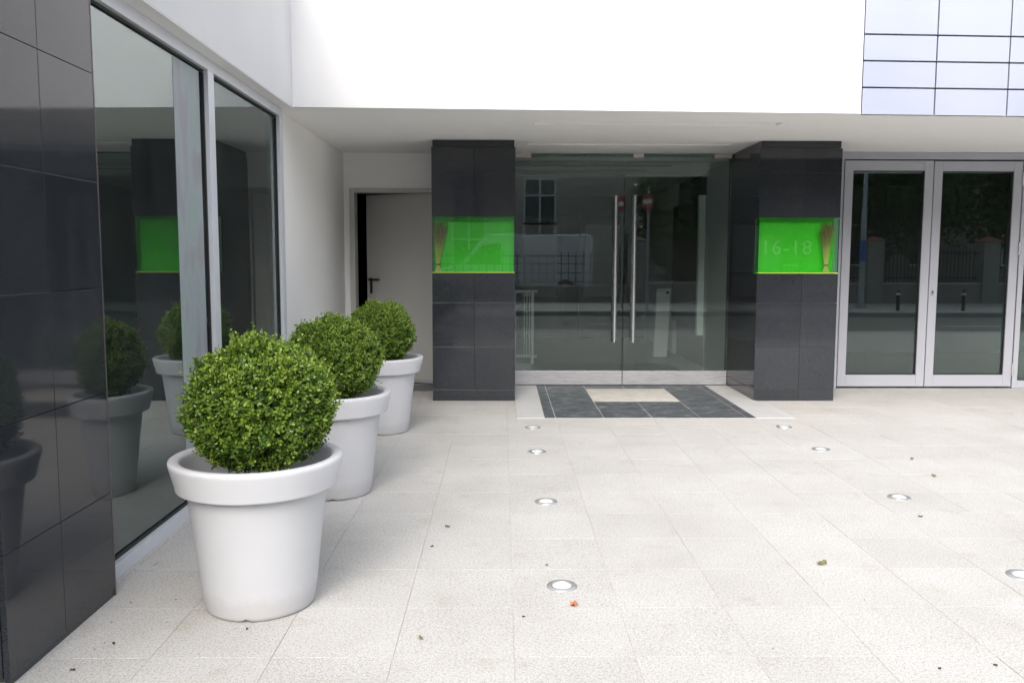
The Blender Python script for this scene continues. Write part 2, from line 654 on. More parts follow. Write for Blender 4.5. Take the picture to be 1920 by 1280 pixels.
# soffit with two recessed slots
SL = [(.27, 7.30, 2.36, 7.47), (.25, 8.64, 2.31, 8.76)]
xs = [-1.75, .25, .27, 2.31, 2.36, 10]
ys = [None, 7.30, 7.47, 8.64, 8.76, 9.75]
V, F = [], []
idx = {}
for jj, yv in enumerate(ys):
    for ii, xv in enumerate(xs):
        idx[ii, jj] = len(V)
        V.append((xv, (fy(xv) + .002 if jj == 0 else yv), ZS))
for jj in range(5):
    for ii in range(5):
        cx, cy = (xs[ii] + xs[ii + 1]) / 2, ((ys[jj] or 6.9) + ys[jj + 1]) / 2
        if any(a < cx < c2 and b < cy < d for a, b, c2, d in SL):
            continue
        F.append((idx[ii, jj], idx[ii, jj + 1], idx[ii + 1, jj + 1], idx[ii + 1, jj]))
sof = mesh('soffit', V, F, 'white_plaster', bld)
for a, b, c2, d in SL:
    z1 = ZS + .09
    V = [(a, b, ZS), (c2, b, ZS), (c2, d, ZS), (a, d, ZS), (a, b, z1), (c2, b, z1), (c2, d, z1), (a, d, z1)]
    mesh('light_slot', V, [(4, 7, 6, 5), (0, 4, 5, 1), (1, 5, 6, 2), (2, 6, 7, 3), (3, 7, 4, 0)], 'white_plaster', sof)
boxes('soffit_slab', [(-1.75, 7.08, ZS + .06, 10, 9.75, ZS + .3)], 'white_plaster', bld)
box('soffit_strip', (-1.80, 1.9, ZS - .003), (FX0 - .003, FY0 - .012, ZS + .0025), 'white_plaster', bld)
# side wall and back wall of the recess
box('side_wall', (-2.1, 6.705, 0), (-1.735, 9.75, ZS - .002), 'white_plaster', bld)
each('back_wall', [(-1.733, 9.43, 0, -1.672, 9.62, ZS - .002), (-1.672, 9.43, 2.166, -.60, 9.62, ZS - .002)], 'white_plaster', bld)
# upper block massing so that the building has depth and closes the light off
each('upper_block', [(-9, 7.2, ZS + .32, 10, 16, TOPZ), (-9, 2.0, ZS + .32, -2.12, 7.18, 3.68)], 'white_render', bld)
each('rear_wall', [(-9, 15.8, 0, 10, 16, ZS + .3), (9.8, 9.8, 0, 10, 15.8, ZS + .3), (-9.1, 2.0, 0, -8.9, 15.8, ZS + .3)], 'lobby_dark', bld)

# ------------------------------------------------------------------ granite pillars
def entrance_pillar(x0, x1, xm, label, nlabel, text, tx, tw, wrap):
    t = empty('granite_pillar', ((x0 + x1) / 2, 8.9, 0), label, 'pillar')
    F0 = 8.38
    c0 = F0 + .022
    zn0, zn1 = 1.262, 1.808
    each('core', [(x0 + .02, c0, 0, x1 - .02, 9.60, zn0), (x0 + .02, F0 + .14, zn0, x1 - .02, 9.60, zn1), (x0 + .02, c0, zn1, x1 - .02, 9.60, ZS - .002)], 'joint_mortar', t)
    zs = [0, .113, .540, .975, zn0]
    zt = [zn1, 2.240, 2.475]
    for zz in (zs, zt):
        panel_grid('granite_panel', 'y', F0, [x0, xm, x1], zz, .021, .002, 'granite', t)
        for xx, d in ((x0, .019), (x1, -.019)):
            panel_grid('granite_panel', 'x', xx, [F0 + .0225, 9.42], zz, d, .003, 'granite', t)
    for xx, d in ((x0, .019), (x1, -.019)):
        panel_grid('granite_panel', 'x', xx, [F0 + .142, 9.42], [zn0, zn1], d, .003, 'granite', t)
    # set-back top band
    box('top_band', (x0 + .012, F0 + .010, 2.478), (x1 - .012, 9.42, ZS - .003), 'granite', t)
    # niche
    nb = box('niche_back', (x0 + .012, F0 + .118, zn0 + .004), (x1 - .012, F0 + .138, zn1 - .004), 'green_panel', t)
    each('niche_lining', [(x0 + .006, F0 + .010, zn0 + .001, x1 - .006, F0 + .136, zn0 + .0035), (x0 + .006, F0 + .010, zn1 - .0035, x1 - .006, F0 + .136, zn1 - .001)], 'green_panel', t)
    boxes('niche_edge', [(x0 + .004, F0 - .001, zn0 + .002, x1 - .004, F0 + .0085, zn0 + .011)], 'green_edge', t)
    gl = box('niche_glass', (x0 + .004, F0 + .0005, zn0 + .012), (x1 - .004, F0 + .0065, zn1 - .003), 'glass_clear', t)
    for xx in (x0 + .003, x1 - .009):
        box('niche_glass', (xx, F0 + .009, zn0 + .012), (xx + .006, F0 + .116, zn1 - .003), 'glass_clear', t)
    # lettering standing proud of the green panel
    fc = bpy.data.curves.new('lettering', 'FONT')
    fc.body = text
    fc.size = .21
    fc.extrude = .0012
    fc.bevel_depth = .0016
    fc.space_character = 1.12
    fo = bpy.data.objects.new('lettering', fc)
    COL.objects.link(fo)
    dg = bpy.context.evaluated_depsgraph_get()
    me = bpy.data.meshes.new_from_object(fo.evaluated_get(dg))
    bpy.data.objects.remove(fo)
    xs_ = [q.co.x for q in me.vertices]
    wid = max(xs_) - min(xs_)
    k = tw / wid
    x_min = min(xs_)
    for q in me.vertices:
        lx, lz, ly = (q.co.x - x_min) * k, q.co.y * .93, q.co.z
        q.co = (lx, -ly, lz)
    me.materials.clear()
    me.materials.append(M['etched_letter'])
    lo = bpy.data.objects.new('lettering', me)
    link(lo, t)
    lo.location = Vector((tx, F0 + .1165, 1.452)) - t.location
    lo['label'] = nlabel
    if text == 'NORA':
        me.materials.clear()
        me.materials.append(M['green_letter'])
    return t

entrance_pillar(-.690, .124, -.275, 'dark granite pillar between the white door and the glass doors', 'faint raised letters on the green panel', 'NORA', -.50, .52, False)
entrance_pillar(2.500, 3.300, 2.945, 'dark granite pillar between the glass doors and the aluminium doors', 'raised house number 16-18', '16-18', 2.600, .47, True)

# left pillar beside the big window
lp = empty('granite_pillar', (-1.8, 3.08, 0), 'tall dark granite clad pillar at the left edge, before the window', 'pillar')
PX = -1.615
each('core', [(-2.1, 2.73, 0, PX - .022, 3.44, ZS - .004)], 'joint_mortar', lp)
zz = [.026, .440, .858, 1.280, 1.700, 2.121, ZS - .002]
panel_grid('granite_panel', 'x', PX, [2.70, 3.062, 3.462], zz, -.021, .0022, 'granite', lp)
panel_grid('granite_panel', 'y', 3.462, [-2.0, PX - .0225], zz, -.02, .003, 'granite', lp)
panel_grid('granite_panel', 'y', 2.70, [-2.0, PX - .0225], zz, .02, .003, 'granite', lp)
box('base_course', (PX - .02, 2.705, 0), (PX - .004, 3.458, .0255), 'granite', lp)
box('edge_trim', (PX - .030, 3.4635, 0), (PX + .001, 3.470, ZS - .004), 'edge_bronze', lp)

# ------------------------------------------------------------------ left shop window
wx = -1.69
sw = empty('shop_window', (-1.72, 5.1, 0), 'large two pane shop window in silver frame behind the potted bushes', 'window')
def wbar(name, y0, y1, z0, z1, x0=-1.79, x1=wx):
    return box(name, (x0, y0, z0), (x1, y1, z1), 'alu_window', sw, .002)
wbar('bottom_rail', 3.475, 6.70, 0, .066)
wbar('top_rail', 3.475, 6.70, 2.476, 2.539)
wbar('mullion', 5.035, 5.135, .0665, 2.4755)
wbar('jamb', 6.612, 6.70, .0665, 2.4755)
wbar('jamb', 3.475, 3.54, .0665, 2.4755)
for a, b2 in ((3.541, 5.034), (5.136, 6.611)):
    g = box('glass_pane', (-1.738, a, .067), (-1.728, b2, 2.475), 'glass_window', sw)
    each('gasket', [(-1.727, a, .067, -1.715, b2, .079), (-1.727, a, 2.464, -1.715, b2, 2.475), (-1.727, a, .0795, -1.715, a + .012, 2.4575), (-1.727, b2 - .014, .0795, -1.715, b2, 2.4575)], 'gasket', sw)
# near window on the other side of the pillar
sw2 = empty('shop_window', (-1.72, 2.3, 0), 'narrow slice of dark window at the bottom left corner, before the pillar', 'window')
box('bottom_rail', (-1.79, 1.95, 0), (wx, 2.68, .066), 'alu_window', sw2, .002)
box('top_rail', (-1.79, 1.95, 2.476), (wx, 2.68, 2.539), 'alu_window', sw2, .002)
box('jamb', (-1.79, 2.62, .0665), (wx, 2.68, 2.4755), 'gasket', sw2, .002)
box('glass_pane', (-1.738, 1.95, .067), (-1.728, 2.6195, 2.475), 'glass_window', sw2)
# shop interior
si = empty('shop_interior', (-5, 5, 0), 'dim shop room behind the left window', 'room', kind='structure')
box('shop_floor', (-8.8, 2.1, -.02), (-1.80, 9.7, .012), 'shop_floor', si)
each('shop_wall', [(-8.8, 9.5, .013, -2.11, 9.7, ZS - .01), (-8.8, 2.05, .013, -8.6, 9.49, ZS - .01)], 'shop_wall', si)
box('added_glazing', (-8.59, 2.10, .013), (-2.11, 2.112, ZS - .01), 'glass_clear', si)  # unseen glazing added in place of a wall so daylight brightens the floor
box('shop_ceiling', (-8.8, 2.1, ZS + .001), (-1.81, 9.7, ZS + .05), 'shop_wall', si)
# frosted strip hung behind the pane
bn = box('window_banner', (-1.7275, 4.60, .085), (-1.7262, 4.985, 2.455), 'banner_film')
tag(bn, 'pale vertical printed strip on the left window pane beside the mullion', 'banner')
# crumpled sheet inside on the floor
nx = 26
rs = np.random.RandomState(3)
PV, PF = [], []
for i in range(nx):
    for j in range(nx):
        u, q = i / (nx - 1) - .5, j / (nx - 1) - .5
        zq = .016 + .11 * max(0, math.exp(-(u * u + q * q) * 9) - .1) * (1 + .6 * math.sin(9 * u + 5 * q) * math.cos(11 * q - 3 * u)) + .006 * rs.rand()
        PV.append((-2.12 + u * .5 + .03 * math.sin(8 * q), 4.1 + q * .9 + .04 * math.sin(9 * u), zq))
for i in range(nx - 1):
    for j in range(nx - 1):
        PF.append((i * nx + j, (i + 1) * nx + j, (i + 1) * nx + j + 1, i * nx + j + 1))
o = mesh('dust_sheet', PV, PF, 'paper', smooth=True)
tag(o, 'crumpled beige sheet on the floor inside the left window', 'sheet')

# ------------------------------------------------------------------ white steel door
wd = empty('steel_door', (-1.15, 9.44, 0), 'pale grey steel door standing slightly ajar behind the farthest pot', 'door')
DX0, DX1, DZ = -1.615, -.720, 2.115
each('door_frame', [(-1.671, 9.415, 0, DX0, 9.60, 2.165), (DX0, 9.415, DZ + .004, -.692, 9.60, 2.165), (DX1 + .004, 9.415, 0, -.692, 9.60, DZ + .003)], 'door_paint', wd, .002)
th_ = math.radians(-23)
leaf = empty('leaf_pivot')
bpy.data.objects.remove(leaf)
def rot_leaf(pts):
    out = []
    for x, y, z in pts:
        dx, dy = x - DX1, y - 9.47
        out.append((DX1 + dx * math.cos(th_) - dy * math.sin(th_), 9.47 + dx * math.sin(th_) + dy * math.cos(th_), z))
    return out
lf = mesh('leaf', rot_leaf(bxv(DX0 + .004, 9.45, .012, DX1 - .002, 9.495, DZ)), BF, 'door_paint', wd, .002)
mesh('bottom_strip', rot_leaf(bxv(DX0 + .006, 9.444, .014, DX1 - .004, 9.449, .05)), BF, 'alu_paint', wd)
hx = DX0 + .060
V, F = join([tube((hx, 9.450, 1.02), (hx, 9.442, 1.02), .0)] if False else [
    (bxv(hx - .017, 9.440, 1.005, hx + .017, 9.4495, 1.185), BF)])
mesh('handle_plate', rot_leaf(V), F, 'black_plastic', lf, .008)
V, F = join([tube((hx, 9.44, 1.165), (hx, 9.40, 1.165), .010), tube((hx - .012, 9.40, 1.165), (hx + .125, 9.40, 1.165), .0105), tube((hx + .118, 9.40, 1.165), (hx + .118, 9.425, 1.165), .0100)])
mesh('lever', rot_leaf(V), F, 'black_plastic', lf, smooth=False)
V, F = tube((hx, 9.4395, 1.035), (hx, 9.432, 1.035), .011)
mesh('key_cylinder', rot_leaf(V), F, 'black_plastic', lf)
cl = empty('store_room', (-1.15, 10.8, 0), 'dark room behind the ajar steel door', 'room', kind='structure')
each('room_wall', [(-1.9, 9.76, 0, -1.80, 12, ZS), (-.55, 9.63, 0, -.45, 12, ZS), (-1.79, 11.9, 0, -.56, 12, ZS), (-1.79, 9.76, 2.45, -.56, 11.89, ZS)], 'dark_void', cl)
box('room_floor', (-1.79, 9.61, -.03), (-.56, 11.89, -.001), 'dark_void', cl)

# ------------------------------------------------------------------ glass entrance doors
GY = 9.43
def glass_leaf(x0, x1, hxx, label, side):
    t = empty('glass_door', ((x0 + x1) / 2, GY, 0), label, 'door')
    g = box('glass_pane', (x0, GY - .006, .166), (x1, GY + .006, 2.522), 'glass_door', t)
    k = box('kick_plate', (x0, GY - .022, .010), (x1, GY + .022, .165), 'brushed_steel', t, .002)
    if side < 0:
        fit = [(x0, x0 + .165)]
    else:
        fit = [(x0 + .09, x0 + .20), (x1 - .19, x1)]
    for a, b2 in fit:
        box('patch_fitting', (a, GY - .020, 2.496), (b2, GY + .020, 2.5425), 'patch_steel', t, .002)
    for yy in (GY - .065, GY + .065):
        V, F = tube((hxx, yy, 0.487), (hxx, yy, 2.090), .0215, n=20)
        h = mesh('pull_handle', V, F, 'polished_steel', t)
        shade_auto(h)
        for zc in (.625, 1.955):
            V, F = join([tube((hxx, yy, zc), (hxx, GY + (.0062 if yy > GY else -.0062), zc), .010, n=12), tube((hxx, yy, zc - .006), (hxx, yy, zc + .006), 0.0240, n=20)])
            mesh('handle_bracket', V, F, 'polished_steel', h)
    return t
glass_leaf(.140, 1.328, 1.232, 'left leaf of the frameless glass entrance doors with long steel pull', -1)
glass_leaf(1.336, 2.497, 1.440, 'right leaf of the frameless glass entrance doors with long steel pull', 1)
hd = box('transom_strip', (.126, GY - .012, 2.528), (2.498, GY + .012, ZS - .001), 'glass_edge', None)
tag(hd, 'thin glass edge strip above the glass entrance doors', 'trim')

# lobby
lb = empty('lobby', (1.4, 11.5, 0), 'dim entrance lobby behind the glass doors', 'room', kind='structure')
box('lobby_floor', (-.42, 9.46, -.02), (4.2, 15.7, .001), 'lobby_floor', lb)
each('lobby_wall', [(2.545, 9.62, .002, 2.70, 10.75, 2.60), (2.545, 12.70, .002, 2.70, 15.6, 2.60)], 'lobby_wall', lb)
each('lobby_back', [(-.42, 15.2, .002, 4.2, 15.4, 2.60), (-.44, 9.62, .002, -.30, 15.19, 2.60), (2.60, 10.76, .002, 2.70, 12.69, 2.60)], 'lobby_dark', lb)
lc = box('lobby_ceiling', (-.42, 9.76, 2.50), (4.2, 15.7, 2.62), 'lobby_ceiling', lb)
for k, yy in enumerate((10.2, 10.75, 11.3)):
    box('groove_shade', (.1, yy, 2.496), (2.0 - .2 * k, yy + .05, 2.4995), 'gasket', lc)  # flat black strips; the shade of grooves is put into their colour
ld = empty('lobby_door', (1.0, 14.6, 0), 'dark framed inner door at the back of the lobby', 'door')
for a_, b_ in ((.25, 1.05), (1.35, 2.15)):
    each('door_panel', [(a_ + .10, 15.10, .75, b_ - .10, 15.14, 2.0)], 'lobby_wall', ld)
    boxes('door_rails', [(a_, 15.08, .002, a_ + .098, 15.18, 2.15), (b_ - .098, 15.08, .002, b_, 15.18, 2.15), (a_ + .098, 15.08, 2.002, b_ - .098, 15.18, 2.15), (a_ + .098, 15.08, .002, b_ - .098, 15.18, .748)], 'black_plastic', ld)
wb = empty('wall_board', (2.5, 11.7, 0), 'dark framed board on the right wall inside the lobby', 'board')
box('panel', (2.50, 10.86, .52), (2.542, 12.60, 2.16), 'black_plastic', wb, .004)
box('side_frame', (2.46, 10.76, .44), (2.544, 10.85, 2.20), 'lobby_wall', wb, .004)
ps = empty('access_post', (2.25, 12.2, 0), 'white upright access post inside the lobby', 'post')
V = [(2.17, 12.16, .002), (2.36, 12.16, .002), (2.36, 12.24, .002), (2.17, 12.24, .002), (2.20, 12.16, .98), (2.40, 12.16, .98), (2.40, 12.24, .98), (2.20, 12.24, .98)]
mesh('body', V, BF, 'white_metal', ps, .006)
V, F = tube((2.352, 12.158, .93), (2.352, 12.150, .93), .022, n=16)
mesh('reader', V, F, 'black_plastic', ps)
rl = empty('railing', (.25, 11.4, 0), 'bright steel barrier frame inside the lobby beside the granite pillar', 'railing')
for xx in (.16, .40):
    V, F = tube((xx, 11.4, .002), (xx, 11.4, .98), .022, n=14)
    shade_auto(mesh('upright', V, F, 'white_metal', rl))
for xx in (.29, .325, .36):
    V, F = tube((xx, 11.4, .121), (xx, 11.4, .949), .008, n=10)
    shade_auto(mesh('bar', V, F, 'white_metal', rl))
for zc in (.97, .10):
    V, F = tube((.10, 11.4, zc), (.46, 11.4, zc), .021, n=14)
    shade_auto(mesh('cross_rail', V, F, 'white_metal', rl))

# ------------------------------------------------------------------ aluminium doors at the right
AY = 9.20
af = empty('door_frame', (5.3, AY + .05, 0), 'grey aluminium surround of the right hand doors', 'frame')
each('header', [(3.31, AY + .012, 2.466, 8.6, AY + .11, ZS - .003)], 'alu_paint', af, .002)
each('jamb', [(3.31, AY + .012, 0, 3.652, AY + .11, 2.4655)], 'alu_paint', af, .002)
def frame_leaf(t, x0, x1, st, z0, z1, bot, top, split=True):
    y0, y1 = AY, AY + .07
    gx0, gx1 = x0 + st, x1 - st
    box('stile', (x0, y0, z0), (gx0, y1, z1), 'alu_paint', t, .002)
    box('stile', (gx1, y0, z0), (x1, y1, z1), 'alu_paint', t, .002)
    box('bottom_rail', (gx0 + .0005, y0 + .0006, z0), (gx1 - .0005, y1, z0 + bot), 'alu_paint', t, .002)
    box('top_rail', (gx0 + .0005, y0 + .0006, z1 - top), (gx1 - .0005, y1, z1), 'alu_paint', t, .002)
    a, b2 = z0 + bot, z1 - top
    box('glass_pane', (gx0 + .001, y0 + .028, a + .001), (gx1 - .001, y0 + .040, b2 - .001), 'glass_dark', t)
    each('gasket', [(gx0, y0 + .014, a, gx0 + .008, y0 + .0275, b2), (gx1 - .008, y0 + .014, a, gx1, y0 + .0275, b2), (gx0 + .0085, y0 + .014, a, gx1 - .0085, y0 + .0275, a + .008), (gx0 + .0085, y0 + .014, b2 - .010, gx1 - .0085, y0 + .0275, b2)], 'gasket', t)
d1 = empty('aluminium_door', (4.14, AY, 0), 'grey aluminium glazed door next to the granite pillar', 'door')
frame_leaf(d1, 3.655, 4.606, .090, .022, 2.452, .128, .105)
d2 = empty('aluminium_door', (5.10, AY, 0), 'grey aluminium glazed door with lock and hinges, nearest the right edge', 'door')
frame_leaf(d2, 4.616, 5.565, .090, .022, 2.448, .128, .105)
for zc in (2.26, 1.52, .21):
    V, F = tube((5.572, AY - .010, zc - .07), (5.572, AY - .010, zc + .07), .011, n=12)
    h = mesh('hinge', V, F, 'polished_steel', d2)
    shade_auto(h)
lk = box('lock_plate', (4.640, AY - .006, 1.015), (4.668, AY - .0005, 1.085), 'polished_steel', d2, .004)
V, F = tube((4.654, AY - .006, 1.05), (4.654, AY - .011, 1.05), .009, n=14)
mesh('cylinder', V, F, 'gasket', lk)
d3 = empty('side_window', (6.2, AY, 0), 'fixed grey framed side window cut by the right edge', 'window')
frame_leaf(d3, 5.580, 7.0, .055, .004, 2.46, .085, .09)
d4 = empty('side_window', (7.8, AY, 0), 'fixed grey framed window outside the right edge', 'window')
frame_leaf(d4, 7.005, 8.6, .055, .004, 2.46, .085, .09)
box('wall_end', (8.61, AY, 0), (10, 9.6, ZS - .003), 'white_plaster', bld)
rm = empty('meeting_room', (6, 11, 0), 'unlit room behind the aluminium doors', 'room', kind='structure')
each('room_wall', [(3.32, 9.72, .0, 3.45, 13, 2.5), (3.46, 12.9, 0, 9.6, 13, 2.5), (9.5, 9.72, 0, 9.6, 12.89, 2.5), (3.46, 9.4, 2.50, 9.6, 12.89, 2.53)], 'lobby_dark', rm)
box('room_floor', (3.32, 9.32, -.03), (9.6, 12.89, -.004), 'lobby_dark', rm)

# ------------------------------------------------------------------ recessed ground lights
LIGHTS = [(.254, 7.033, 'farthest recessed floor light of the left row, nearest the slate inlay'),
          (.253, 6.129, 'second farthest recessed floor light of the left row'),
          (.254, 4.839, 'third farthest recessed floor light of the left row'),
          (.257, 3.555, 'nearest recessed floor light, beside the orange leaf'),
          (2.370, 7.053, 'farthest recessed floor light of the right row, in front of the granite pillar'),
          (2.364, 6.203, 'second farthest recessed floor light of the right row'),
          (2.352, 4.920, 'third farthest recessed floor light of the right row'),
          (2.322, 3.668, 'recessed floor light cut by the right edge of the picture')]
Vr, Fr = lathe([(.066, -.010), (.0655, .0015), (.063, .0038), (.046, .0055), (.042, .0045), (.0415, .002)], 48)
Vl, Fl = lathe([(.0413, .001), (.0405, .0035), (.03, .0048), (.015, .0054), (.0005, .0056)], 40)
for k, (x, y, lab) in enumerate(LIGHTS):
    t = empty('ground_light', (x, y, .0006), lab, 'light', 'recessed lights in the paving')
    if k == 0:
        ro = mesh('ring', Vr, Fr, 'lamp_ring', t, local=True, smooth=True)
        le = mesh('lens', Vl, Fl, 'lamp_lens', t, local=True, smooth=True)
    else:
        for q in (ro, le):
            c2 = q.copy()
            link(c2, t)
            c2.parent = t
    t.rotation_euler = (0, 0, k * 1.7)

# ------------------------------------------------------------------ pots
PR = [(.0, .012), (.185, .012), (.197, .004), (.206, .000), (.213, .004), (.217, .016), (.219, .028), (.225, .060), (.2485, .270), (.266, .417), (.2735, .478), (.2742, .4845), (.2760, .4885),
      (.281, .4905), (.300, .4912), (.3105, .4918), (.3140, .4935), (.3160, .4970), (.3170, .5030), (.3195, .518), (.3370, .584), (.3385, .590), (.3405, .600), (.3385, .608), (.331, .6125), (.320, .613),
      (.306, .6115), (.298, .607), (.294, .599), (.290, .585), (.283, .530), (.2775, .497), (.2750, .4865)]
def pot_mesh():
    V, F = lathe(PR, 96)
    n = 96
    for k in range(1, 6):                      # drain notch at the rim of the foot, towards the viewer
        for i, lift in ((71, .006), (72, .013), (73, .006)):
            V[k * n + i][2] = max(V[k * n + i][2], lift)
    return V, F
POTS = [(-.990, 3.400, 'nearest white flared planter pot, in front of the window', .0),
        (-1.010, 5.060, 'middle white flared planter pot of the row of three', .12),
        (-.985, 6.900, 'farthest white flared planter pot, near the steel door', -.05)]
Vp, Fp = pot_mesh()
for k, (x, y, lab, rz) in enumerate(POTS):
    t = empty('planter_pot', (x, y, .001), lab, 'pot', 'white pots in a row along the window', rz=rz)
    if k == 0:
        po = mesh('body', Vp, Fp, 'pot_plastic', t, local=True, smooth=True)
        Vq, Fq = lathe([(.2715, .468), (.15, .485), (.001, .50)], 48)
        so = mesh('soil', Vq, Fq, 'soil', t, local=True, smooth=True)
    else:
        for q in (po, so):
            c2 = q.copy()
            link(c2, t)
            c2.parent = t

# ------------------------------------------------------------------ clipped box balls
def leaf_cloud(name, mat, org, up, side, ln, wd, col, parent, fold=.25):
    """hexagonal folded leaves; org, up (leaf direction), side unit vectors, length, width, colours; all numpy"""
    n = len(org)
    nrm = np.cross(side, up)
    def P(a, b, h):
        return org + up * (ln * a)[:, None] + side * (wd * b)[:, None] + nrm * (wd * h)[:, None]
    one = np.ones(n)
    pts = np.stack([P(0 * one, 0 * one, 0 * one), P(.38 * one, -.46 * one, fold * one), P(.75 * one, -.40 * one, fold * one), P(one, 0 * one, 0 * one + .06),
                    P(.75 * one, .40 * one, fold * one), P(.38 * one, .46 * one, fold * one)], 1)
    co = pts.reshape(-1, 3).astype(np.float32)
    base = (np.arange(n) * 6)[:, None]
    q = np.concatenate([base + np.array([[0, 3, 2, 1]]), base + np.array([[0, 5, 4, 3]])], 1).reshape(-1).astype(np.int32)
    me = bpy.data.meshes.new(name)
    me.vertices.add(len(co))
    me.vertices.foreach_set('co', co.ravel())
    me.loops.add(len(q))
    me.loops.foreach_set('vertex_index', q)
    me.polygons.add(len(q) // 4)
    me.polygons.foreach_set('loop_start', np.arange(0, len(q), 4, dtype=np.int32))
    me.polygons.foreach_set('loop_total', np.full(len(q) // 4, 4, np.int32))
    at = me.attributes.new('leaf_col', 'FLOAT_COLOR', 'POINT')
    cc = np.ones((n, 6, 4), np.float32)
    cc[:, :, :3] = col[:, None, :]
    at.data.foreach_set('color', cc.ravel())
    me.materials.append(M[mat])
    me.update()
    me.validate()
    o = bpy.data.objects.new(name, me)
    link(o, parent)
    o['kind'] = 'stuff'
    return o

def nrmz(a):
    return a / np.maximum(np.linalg.norm(a, axis=1, keepdims=True), 1e-9)

def box_ball(loc, r, rz, zc, seed, nsp, label, lsize=1.0):
    rs = np.random.RandomState(seed)
    t = empty('box_ball', loc, label, 'bush', 'clipped box balls in the white pots')
    d = nrmz(rs.normal(size=(nsp, 3)))
    d = d[d[:, 2] > -.93]
    # lumpy outline
    lump = 1 + .065 * np.sin(3.1 * d[:, 0] * 2 + seed) * np.cos(2.7 * d[:, 1] * 2 + seed * 2) + .035 * np.sin(9 * d[:, 0] + 5 * d[:, 2] + seed) + .03 * np.cos(11 * d[:, 1] - 7 * d[:, 2] + seed * 3)
    depth = 1 - .34 * rs.rand(len(d)) ** 1.5
    out = rs.rand(len(d)) < .05
    depth[out] = 1 + .085 * rs.rand(out.sum()) ** 1.5
    org = d * (lump * depth)[:, None] * np.array([r, r, rz]) + np.array([0, 0, zc])
    taper = np.clip((org[:, 2] - (zc - rz)) / (rz * .55), .0, 1)          # narrow towards the pot
    org[:, :2] *= (.82 + .18 * taper)[:, None]
    n = len(org)
    ax = nrmz(d * .9 + rs.normal(size=(n, 3)) * .55 + np.array([0, 0, .45]))
    L_ = (.042 + .034 * rs.rand(n)) * lsize
    side0 = nrmz(np.cross(ax, rs.normal(size=(n, 3))))
    side1 = np.cross(ax, side0)
    O, U, Sd, LN, WD, CO = [], [], [], [], [], []
    clump = .5 + .5 * np.sin(7.3 * d[:, 0] + 3.1 * d[:, 2] + seed) * np.cos(6.1 * d[:, 1] - 4.2 * d[:, 2] + 2 * seed)
    leaf_tone = np.clip(.50 * rs.rand(n) + .30 * clump + .22 * (.5 + .5 * d[:, 2]), 0, 1)  # varies at random and in clumps, lighter towards the top
    K = 5
    young = np.array([.275, .375, .050])
    mid = np.array([.138, .232, .028])
    old = np.array([.034, .088, .019])
    for k in range(K):
        f = (k + .3) / K
        for s in (-1, 1):
            b = side0 if k % 2 == 0 else side1
            o2 = org - ax * (L_ * .6)[:, None] + ax * (L_ * f)[:, None]
            opn = .9 - .45 * f
            u2 = nrmz(ax * (1 - opn * .55)[..., None] if False else ax * (1 - opn * .55) + b * (s * opn) + rs.normal(size=(n, 3)) * .16)
            c2 = nrmz(np.cross(u2, np.cross(b, ax) * 1.0 + ax * .0 + rs.normal(size=(n, 3)) * .10))
            c2 = nrmz(np.cross(ax, b) + rs.normal(size=(n, 3)) * .18)
            c2 = nrmz(c2 - u2 * (c2 * u2).sum(1, keepdims=True))
            O.append(o2)
            U.append(u2)
            Sd.append(c2 * s)
            sz = (.0165 + .007 * rs.rand(n)) * lsize * (1.05 - .35 * f)
            LN.append(sz)
            WD.append(sz * (.62 + .12 * rs.rand(n)))
            g = np.clip(leaf_tone * .75 + f * .55 - .25 + rs.normal(size=n) * .10, 0, 1)[:, None]
            cc = np.where(g < .5, old + (mid - old) * g * 2, mid + (young - mid) * (g - .5) * 2)
            CO.append(cc * (.82 + .36 * rs.rand(n, 1)))
    # long stray shoots standing out of the clipped surface
    ns = 46
    sd_ = nrmz(rs.normal(size=(ns, 3)) + np.array([0, 0, .35]))
    so_ = sd_ * np.array([r, r, rz]) * (.97 + .03 * rs.rand(ns, 1)) + np.array([0, 0, zc])
    sa_ = nrmz(sd_ + rs.normal(size=(ns, 3)) * .35 + np.array([0, 0, .25]))
    sl_ = .035 + .05 * rs.rand(ns) ** 2
    s0_ = nrmz(np.cross(sa_, rs.normal(size=(ns, 3))))
    s1_ = np.cross(sa_, s0_)
    for k in range(6):
        f = k / 5
        for s in (-1, 1):
            b = s0_ if k % 2 == 0 else s1_
            O.append(so_ + sa_ * (sl_ * f)[:, None])
            u2 = nrmz(sa_ * .7 + b * s * (.8 - .4 * f) + rs.normal(size=(ns, 3)) * .12)
            U.append(u2)
            c2 = nrmz(np.cross(sa_, b))
            Sd.append(nrmz(c2 - u2 * (c2 * u2).sum(1, keepdims=True)) * s)
            sz = np.full(ns, .0175) * lsize * (1.05 - .4 * f)
            LN.append(sz)
            WD.append(sz * .62)
            CO.append((mid + (young - mid) * (.35 + .6 * f)) * (.85 + .3 * rs.rand(ns, 1)))
    keep = rs.rand(len(np.concatenate(LN))) < .93
    cat = lambda a: np.concatenate(a)[keep]
    leaf_cloud('foliage', 'box_leaf', cat(O), cat(U), cat(Sd), cat(LN), cat(WD), cat(CO), t)
    # twigs inside: branches fanning from the stem to the shell
    parts = []
    for k in range(150):
        e = d[k] * np.array([r, r, rz]) * .86 + np.array([0, 0, zc])
        m0 = np.array([0, 0, zc - rz * .75])
        mm = (m0 + e) / 2 + rs.normal(size=3) * .03
        parts.append(tube(m0, mm, .0045, .003, 5, False))
        parts.append(tube(mm, e, .003, .0012, 5, False))
    parts.append(tube((0, 0, zc - rz * 1.1), (0, 0, zc - rz * .3), .016, .010, 8))
    V, F = join(parts)
    tw = mesh('twigs', V, F, 'twig', t, local=True)
    tw['kind'] = 'stuff'
    return t

